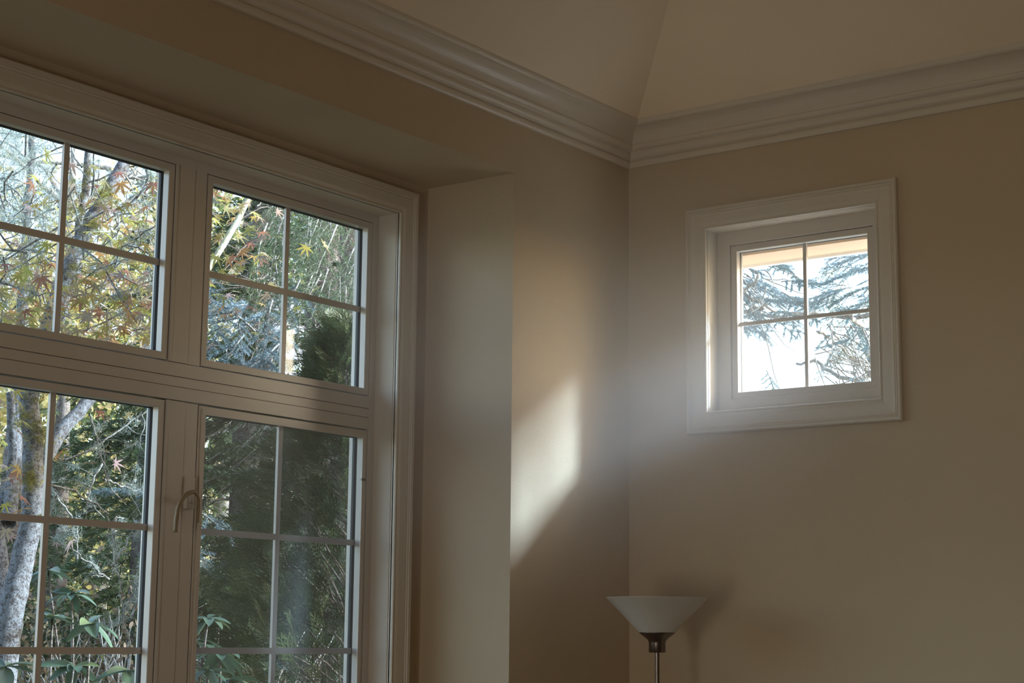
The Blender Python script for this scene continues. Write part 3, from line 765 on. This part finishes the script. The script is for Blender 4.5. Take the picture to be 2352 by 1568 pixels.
# ---------------------------------------------------------------- rhododendron
def rh_leaf(L=1.0):
    V, Fc = [], []; n = 7
    for i in range(n + 1):
        t = i / n; w = .17 * math.sin(math.pi * min(1, t * .95 + .03)) ** .75 * (1.12 - .2 * t) if 0 < i < n else .004
        x = t; z = -.25 * t * t
        V += [(x, -w, z + .06 * w / .17), (x, 0, z), (x, w, z + .06 * w / .17)]
    for i in range(n):
        b = i * 3
        Fc += [(b, b + 3, b + 4, b + 1), (b + 1, b + 4, b + 5, b + 2)]
    return V, Fc
rv, rf = rh_leaf()
rme = bpy.data.meshes.new('leaf'); rme.from_pydata(rv, [], rf); rme.polygons.foreach_set('use_smooth', [True] * len(rf)); rme.update(); rme.materials.append(M_rhodo)
def rhodo(loc, label, whorls):
    o = root('rhododendron', (loc.x, loc.y, GZ), label, 'shrub')
    for (p, s, tilt) in whorls:
        b = np.array((loc.x, loc.y, GZ)); e_ = np.array(tuple(p)); mid = (b + e_) / 2 + RNG.normal(0, .05, 3)
        wood('stem', [(smooth_path([b, mid, e_], 10), [.012, .007, .004])], M_bark, o, 6)
        n = int(RNG.integers(7, 10)); a0 = RNG.uniform(0, 6.28)
        for k in range(n):
            a = a0 + k * 6.28 / n + RNG.normal(0, .15); d = np.array([math.cos(a), math.sin(a), RNG.normal(-.05, .28)]) + np.array(tilt)
            Mx = Matrix([list(r_) for r_ in (rot_to(d, RNG.normal(0, .3)) * s * RNG.uniform(.8, 1.1))]).to_4x4(); Mx.translation = p - Vector((loc.x, loc.y, GZ))
            q_ = bpy.data.objects.new('leaf', rme); COL.objects.link(q_); q_.parent = o; q_.matrix_local = Mx
    return o
whl = []
for (px, py, X, s) in ((208, 1432, -1.75, .135), (12, 1530, -1.5, .13), (300, 1540, -1.55, .14), (165, 1362, -2.0, .10), (170, 1530, -1.8, .12), (110, 1310, -2.1, .10), (120, 1420, -2.0, .10), (60, 1600, -1.6, .12), (240, 1600, -1.6, .13), (330, 1610, -1.7, .12)):
    whl.append((bay(px, py, X), s, (.25, -.1, 0)))
rhodo(bay(170, 1700, -1.8), 'leafy rhododendron with whorls of broad green leaves outside the left sash', whl)
whl = [(bay(px, py, X), s, (.25, -.1, 0)) for (px, py, X, s) in ((478, 1420, -1.3, .10), (505, 1500, -1.25, .12), (475, 1540, -1.2, .11), (530, 1560, -1.3, .10), (450, 1470, -1.4, .11))]
rhodo(bay(480, 1720, -1.35), 'small rhododendron with drooping leaves beside the dark cedar', whl)

# ---------------------------------------------------------------- background trees
def leaf_cloud(name, n, centre, rad, size, mat, parent, clumps=40, flat=.8):
    cen = RNG.normal(0, 1, (clumps, 3)); cen /= np.linalg.norm(cen, axis=1)[:, None]; cen *= (RNG.uniform(.2, 1, clumps) ** .5)[:, None]
    P = cen[RNG.integers(0, clumps, n)] + RNG.normal(0, .13, (n, 3)); P = P * np.array(rad) + np.array(centre) - np.array(tuple(parent.location))
    d = RNG.normal(0, 1, (n, 3)); d[:, 2] *= flat; d /= np.linalg.norm(d, axis=1)[:, None]
    s = np.cross(d, RNG.normal(0, 1, (n, 3))); s /= np.linalg.norm(s, axis=1)[:, None]; L = size * RNG.uniform(.6, 1.3, n)[:, None]
    u = np.cross(d, s)
    V = np.stack([P, P + d * L * .25 + s * L * .22, P + d * L * .6 + s * L * .24 - u * L * .05, P + d * L - u * L * .14, P + d * L * .6 - s * L * .24 - u * L * .05, P + d * L * .25 - s * L * .22], 1).reshape(-1, 3)
    i = np.arange(n) * 6; Fc = np.concatenate([np.stack([i, i + a, i + b], 1) for a, b in ((1, 2), (2, 3), (3, 4), (4, 5))])
    o = fast(name, V, Fc, mat, parent, np.repeat(RNG.uniform(0, 1, n), 6)); o['kind'] = 'stuff'; return o
def deciduous(pos, h, rad, n, size, mat, label, name='autumn_tree'):
    o = root(name, (pos[0], pos[1], GZ), label, 'tree')
    b = np.array((pos[0], pos[1], GZ)); paths = [(smooth_path([b, b + (0.05, .1, h * .4), b + (.1, 0, h)], 14, .01), [.12, .08, .02])]
    for k in range(16):
        z = RNG.uniform(.25, .9) * h; a = RNG.uniform(0, 6.28); st_ = b + (.06, .05, z); l = rad[0] * RNG.uniform(.6, 1.1)
        paths.append((rnd_twig(st_, (math.cos(a), math.sin(a), .5), l, 8, .15), [.03, .006]))
    wood('trunk', paths, M_twig, o, 6)
    leaf_cloud('foliage', n, b + (0, 0, h * .62), rad, size, mat, o)
    return o
def conifer(pos, h, rad, n, nmat, label, name='conifer', tint=(.2, .7)):
    o = root(name, (pos[0], pos[1], GZ), label, 'tree')
    wood('trunk', [(smooth_path([(pos[0], pos[1], GZ), (pos[0], pos[1], h * .5), (pos[0], pos[1], h)], 10), [.16, .1, .02])], M_bark, o, 8)
    wv, wf, nv, nf, nt_ = [], [], [], [], []; parts_w, parts_n, tns = [], [], []
    for k in range(n):
        z = .3 + (h - .5) * (k + RNG.uniform(0, 1)) / n; l = rad * (1 - z / (h * 1.08)) * RNG.uniform(.8, 1.15) + .15; a = RNG.uniform(0, 6.28)
        kit = FARFIR[k % 2]; d = np.array([math.cos(a), math.sin(a), RNG.uniform(-.35, .1)])
        R = rot_to(d) * l / .9; b = np.array([0, 0, z])
        parts_w.append((kit[0][0] @ R.T + b, kit[0][1])); vv = kit[1][0] @ R.T + b; parts_n.append((vv, kit[1][1])); tns.append(np.full(len(vv), RNG.uniform(*tint)))
    v, f = join(parts_w); q_ = fast('branches', v, f, M_twig, o); q_['kind'] = 'stuff'
    v, f = join(parts_n); q_ = fast('needles', v, f, nmat, o, np.concatenate(tns)); q_['kind'] = 'stuff'
    return o
def at(px, dist):
    d = ray(px, 1400); k = dist / math.hypot(d.x, d.y); return (CAM.x + d.x * k, CAM.y + d.y * k)
conifer(at(720, 9.8), 7.5, 1.7, 100, M_darkfir, 'dark fir filling the gap right behind the hanging fir')
conifer(at(560, 11.0), 8.0, 1.8, 100, M_darkfir, 'dark fir beyond the blue spruce')
conifer(at(330, 11.5), 4.6, 1.7, 80, M_fir, 'shorter green fir beyond the leaning maple trunk', tint=(.3, .8))
conifer(at(120, 13.0), 3.9, 1.7, 80, M_fir, 'low bushy fir beyond the maple trunk', tint=(.3, .9))
conifer(at(10, 10.2), 3.3, 1.1, 60, M_darkfir, 'small dark fir behind the twin maple stems', tint=(.2, .7))
conifer(at(215, 14.5), 4.3, 1.9, 90, M_darkfir, 'broad dark fir far behind the lichen-hung shrub', tint=(.3, .8))
conifer(at(420, 12.5), 5.0, 1.6, 80, M_darkfir, 'dark fir far behind the handle mullion', tint=(.2, .7))
conifer(at(40, 18.0), 4.9, 2.6, 110, M_fir, 'wide green fir at the far end of the garden', tint=(.2, .7))
conifer(at(-260, 13.0), 4.6, 1.9, 90, M_fir, 'green fir beyond the far bay column', tint=(.2, .7))
conifer(at(-620, 15.0), 5.0, 2.2, 90, M_darkfir, 'dark fir at the garden end beyond the far bay column', tint=(.2, .7))
deciduous(at(-420, 17), 6.5, (2.2, 2.2, 2.3), 9000, .07, M_yellow, 'yellow autumn tree beyond the far bay column')
deciduous(at(90, 15), 6.5, (2.0, 2.0, 2.2), 15000, .062, M_yellow, 'yellow autumn tree glowing in sun beyond the maple')
deciduous(at(300, 17), 7.5, (2.2, 2.2, 2.6), 15000, .062, M_yellow, 'tall yellow-green autumn tree far behind the short fir')
deciduous(at(470, 15), 6.5, (1.6, 1.6, 2.4), 12000, .06, M_green, 'green leafy tree behind the mullion', 'leafy_tree')
conifer((-6.6, -1.6), 7.5, 1.8, 60, M_darkfir, 'tall unseen fir added to hold sky light off the bay')  # added out of view to block sky light reaching the niche
for (px, di, r_, lb) in ((40, 9.0, .55, 'behind the maple trunk'), (230, 9.6, .55, 'behind the lichen-hung shrub'), (400, 8.6, .5, 'behind the handle mullion'), (540, 9.6, .5, 'beside the dark cedar')):
    p = at(px, di); o = root('undergrowth_bush', (p[0], p[1], GZ), 'brown twiggy undergrowth bush standing low ' + lb, 'shrub', 'undergrowth bushes')
    leaf_cloud('foliage', 5200, (p[0], p[1], .75), (r_, r_, 1.2), .034, M_brownbush, o, 40)
    wood('stems', [(rnd_twig((p[0] + RNG.normal(0, .2), p[1] + RNG.normal(0, .2), GZ), (RNG.normal(0, .3), RNG.normal(0, .3), 1), 2.2, 9, .15), [.010, .003]) for _ in range(90)], M_twig, o, 4)

# ---------------------------------------------------------------- white translucent slats on posts
def translucent_white():
    m, nt, b = new_mat('white_slat'); b.inputs['Base Color'].default_value = (.85, .86, .88, 1)
    t = nt.nodes.new('ShaderNodeBsdfTranslucent'); t.inputs['Color'].default_value = (.8, .82, .86, 1)
    mx = nt.nodes.new('ShaderNodeMixShader'); mx.inputs['Fac'].default_value = .5
    nt.links.new(b.outputs[0], mx.inputs[1]); nt.links.new(t.outputs[0], mx.inputs[2]); nt.links.new(mx.outputs[0], nt.nodes['Material Output'].inputs['Surface'])
    return m
M_slat = translucent_white()
c = bay(705, 830, -3.9)
gs = root('white_slats', (c.x, c.y, GZ), 'white slats on posts between spruce and cedar', 'screen')
dx = Vector((0.10, 1.0, 0)).normalized()
nn = Vector((-dx.y, dx.x, 0))
for k, dz in enumerate((.30, .18, .06, -.06, -.18, -.30)):
    a = c - dx * .30 + Vector((0, 0, dz - .02 * k)); b = c + dx * 1.1 + Vector((0, 0, dz + .05)); v = []
    for p in (a, b):
        for (s, h) in ((-.008, -.032), (.008, -.032), (.008, .032), (-.008, .032)): v.append(p + nn * s + Vector((0, 0, h)) - Vector(gs.location))
    mk('slat', v, [(0, 1, 2, 3), (7, 6, 5, 4), (0, 4, 5, 1), (1, 5, 6, 2), (2, 6, 7, 3), (3, 7, 4, 0)], M_slat, gs)
for s in (-.27, 1.07):
    p = c + dx * s + nn * .03; mm = MB(); mm.box(p.x - .02 - gs.location.x, p.x + .02 - gs.location.x, p.y - .02 - gs.location.y, p.y + .02 - gs.location.y, 0, c.z + .45 - GZ); mm.build('post', M_bark, gs)

# ---------------------------------------------------------------- spruce outside the little window
c = win(1630, 800, 3.4)
sb = root('spruce_tree', (c.x, c.y, GZ), 'old blue-green spruce with bare grey twigs outside the small window', 'tree')
wood('trunk', [(smooth_path([(c.x, c.y, GZ), (c.x, c.y, 2), (c.x + .03, c.y, 4), (c.x, c.y, 6.5)], 12), [.12, .1, .07, .03])], M_bark, sb, 10)
lim = []
for path, r0 in ((((2080, 960), (2010, 850), (1995, 800), (1975, 745), (1950, 725), (1925, 722)), .022), (((2080, 700), (1960, 730), (1860, 715), (1790, 725), (1680, 705)), .013), (((2080, 780), (1980, 870), (1900, 850), (1870, 830), (1830, 835)), .012),
                 (((2090, 950), (1980, 840), (1910, 780), (1880, 760)), .010), (((2080, 900), (2000, 860), (1930, 790), (1900, 745)), .008), (((1660, 690), (1740, 640), (1690, 600)), .010), (((1650, 640), (1740, 690), (1790, 720)), .009), (((1640, 720), (1720, 712), (1760, 700)), .014)):
    lim.append((smooth_path([win(a, b, 2.7 + RNG.uniform(-.3, .3)) for a, b in path], 16, .006), [r0, r0 * .5]))
wood('limbs', lim, M_twig, sb, 7)
tt = []
for k in range(90):
    px, py = (RNG.uniform(1870, 2040), RNG.uniform(740, 900)) if k < 62 else (RNG.uniform(1670, 1760), RNG.uniform(600, 730))
    tt.append((rnd_twig(win(px, py, RNG.uniform(2.3, 3.2)), (RNG.uniform(.2, 1), RNG.normal(0, .5), RNG.uniform(-1, -.1)), RNG.uniform(.15, .5), 6, .18), [.004, .0015]))
o = wood('twigs', tt, M_twig, sb, 4); o['kind'] = 'stuff'
it = []
for (x0, y0, x1, y1, tn) in ((2060, 600, 1880, 625, .6), (2050, 570, 1900, 590, .7), (2050, 640, 1890, 680, .4), (2060, 680, 1900, 700, .35), (2040, 740, 1930, 770, .4), (1940, 720, 2010, 800, .4), (1650, 640, 1790, 640, .55), (1660, 690, 1840, 660, .5), (1660, 740, 1760, 700, .4),
                             (1660, 600, 1760, 610, .5), (1930, 780, 1880, 850, .8), (1960, 860, 2010, 900, .8), (1760, 850, 1790, 905, .3), (1680, 720, 1730, 760, .4), (2020, 600, 1990, 690, .3), (1980, 600, 1920, 640, .6), (1790, 700, 1850, 760, .35)):
    Y = RNG.uniform(2.2, 3.4); it.append((win(x0, y0, Y + .1), win(x1, y1, Y), RNG.uniform(-.5, .5), tn))
for k in range(34):
    right = k % 2; px, py = (RNG.uniform(1900, 2060), RNG.uniform(575, 780)) if right else (RNG.uniform(1660, 1800), RNG.uniform(590, 750)); Y = RNG.uniform(2.4, 4.2)
    it.append((win(px, py, Y), win(px + (RNG.uniform(-110, -40) if right else RNG.uniform(40, 110)), py + RNG.uniform(-25, 45), Y - .15), RNG.uniform(-.6, .6), RNG.uniform(.3, .8)))
place_boughs(SPRUCE, it, 'b', sb, M_twig, M_blue)
it = []
for k in range(24):
    px, py = RNG.uniform(1900, 2060), RNG.uniform(590, 800); Y = RNG.uniform(3.2, 4.6)
    it.append((win(px, py, Y), win(px + RNG.uniform(-70, -10), py + RNG.uniform(10, 70), Y - .2), RNG.uniform(-.8, .8), RNG.uniform(.5, 1)))
place_boughs(FIR, it, 'b', sb, M_twig, M_fir)

# ---------------------------------------------------------------- drifting haze in the sunbeam
hm = bpy.data.materials.new('room_haze'); hm.use_nodes = True
nt = hm.node_tree; nt.nodes.clear()
vs = nt.nodes.new('ShaderNodeVolumeScatter'); vs.inputs['Anisotropy'].default_value = 0.3
vs.inputs['Color'].default_value = (0.97, 0.98, 1.0, 1)
tc = nt.nodes.new('ShaderNodeTexCoord'); mp_ = nt.nodes.new('ShaderNodeMapping')
mp_.inputs['Scale'].default_value = (1 / 1.15, 1 / 1.45, 1 / 0.95)
gr = nt.nodes.new('ShaderNodeTexGradient'); gr.gradient_type = 'QUADRATIC_SPHERE'
mu = nt.nodes.new('ShaderNodeMath'); mu.operation = 'MULTIPLY'; mu.inputs[1].default_value = 1.05
nt.links.new(tc.outputs['Object'], mp_.inputs['Vector']); nt.links.new(mp_.outputs[0], gr.inputs['Vector'])
nt.links.new(gr.outputs['Fac'], mu.inputs[0]); nt.links.new(mu.outputs[0], vs.inputs['Density'])
ou = nt.nodes.new('ShaderNodeOutputMaterial'); nt.links.new(vs.outputs[0], ou.inputs['Volume'])
hc = Vector((0.28, -0.38, 2.46))
hzb = MB().box(0.004 - hc.x, 1.15, -1.45, -0.004 - hc.y, -0.95, 0.62); hzb.box(-0.33 - hc.x, 0.003 - hc.x, -1.45, -0.645 - hc.y, -0.95, 0.62)
hz_o = hzb.build('haze', hm); hz_o.location = hc
tag(hz_o, 'faint haze in the room lit by the sunbeam from the small window', 'haze', None, 'stuff')
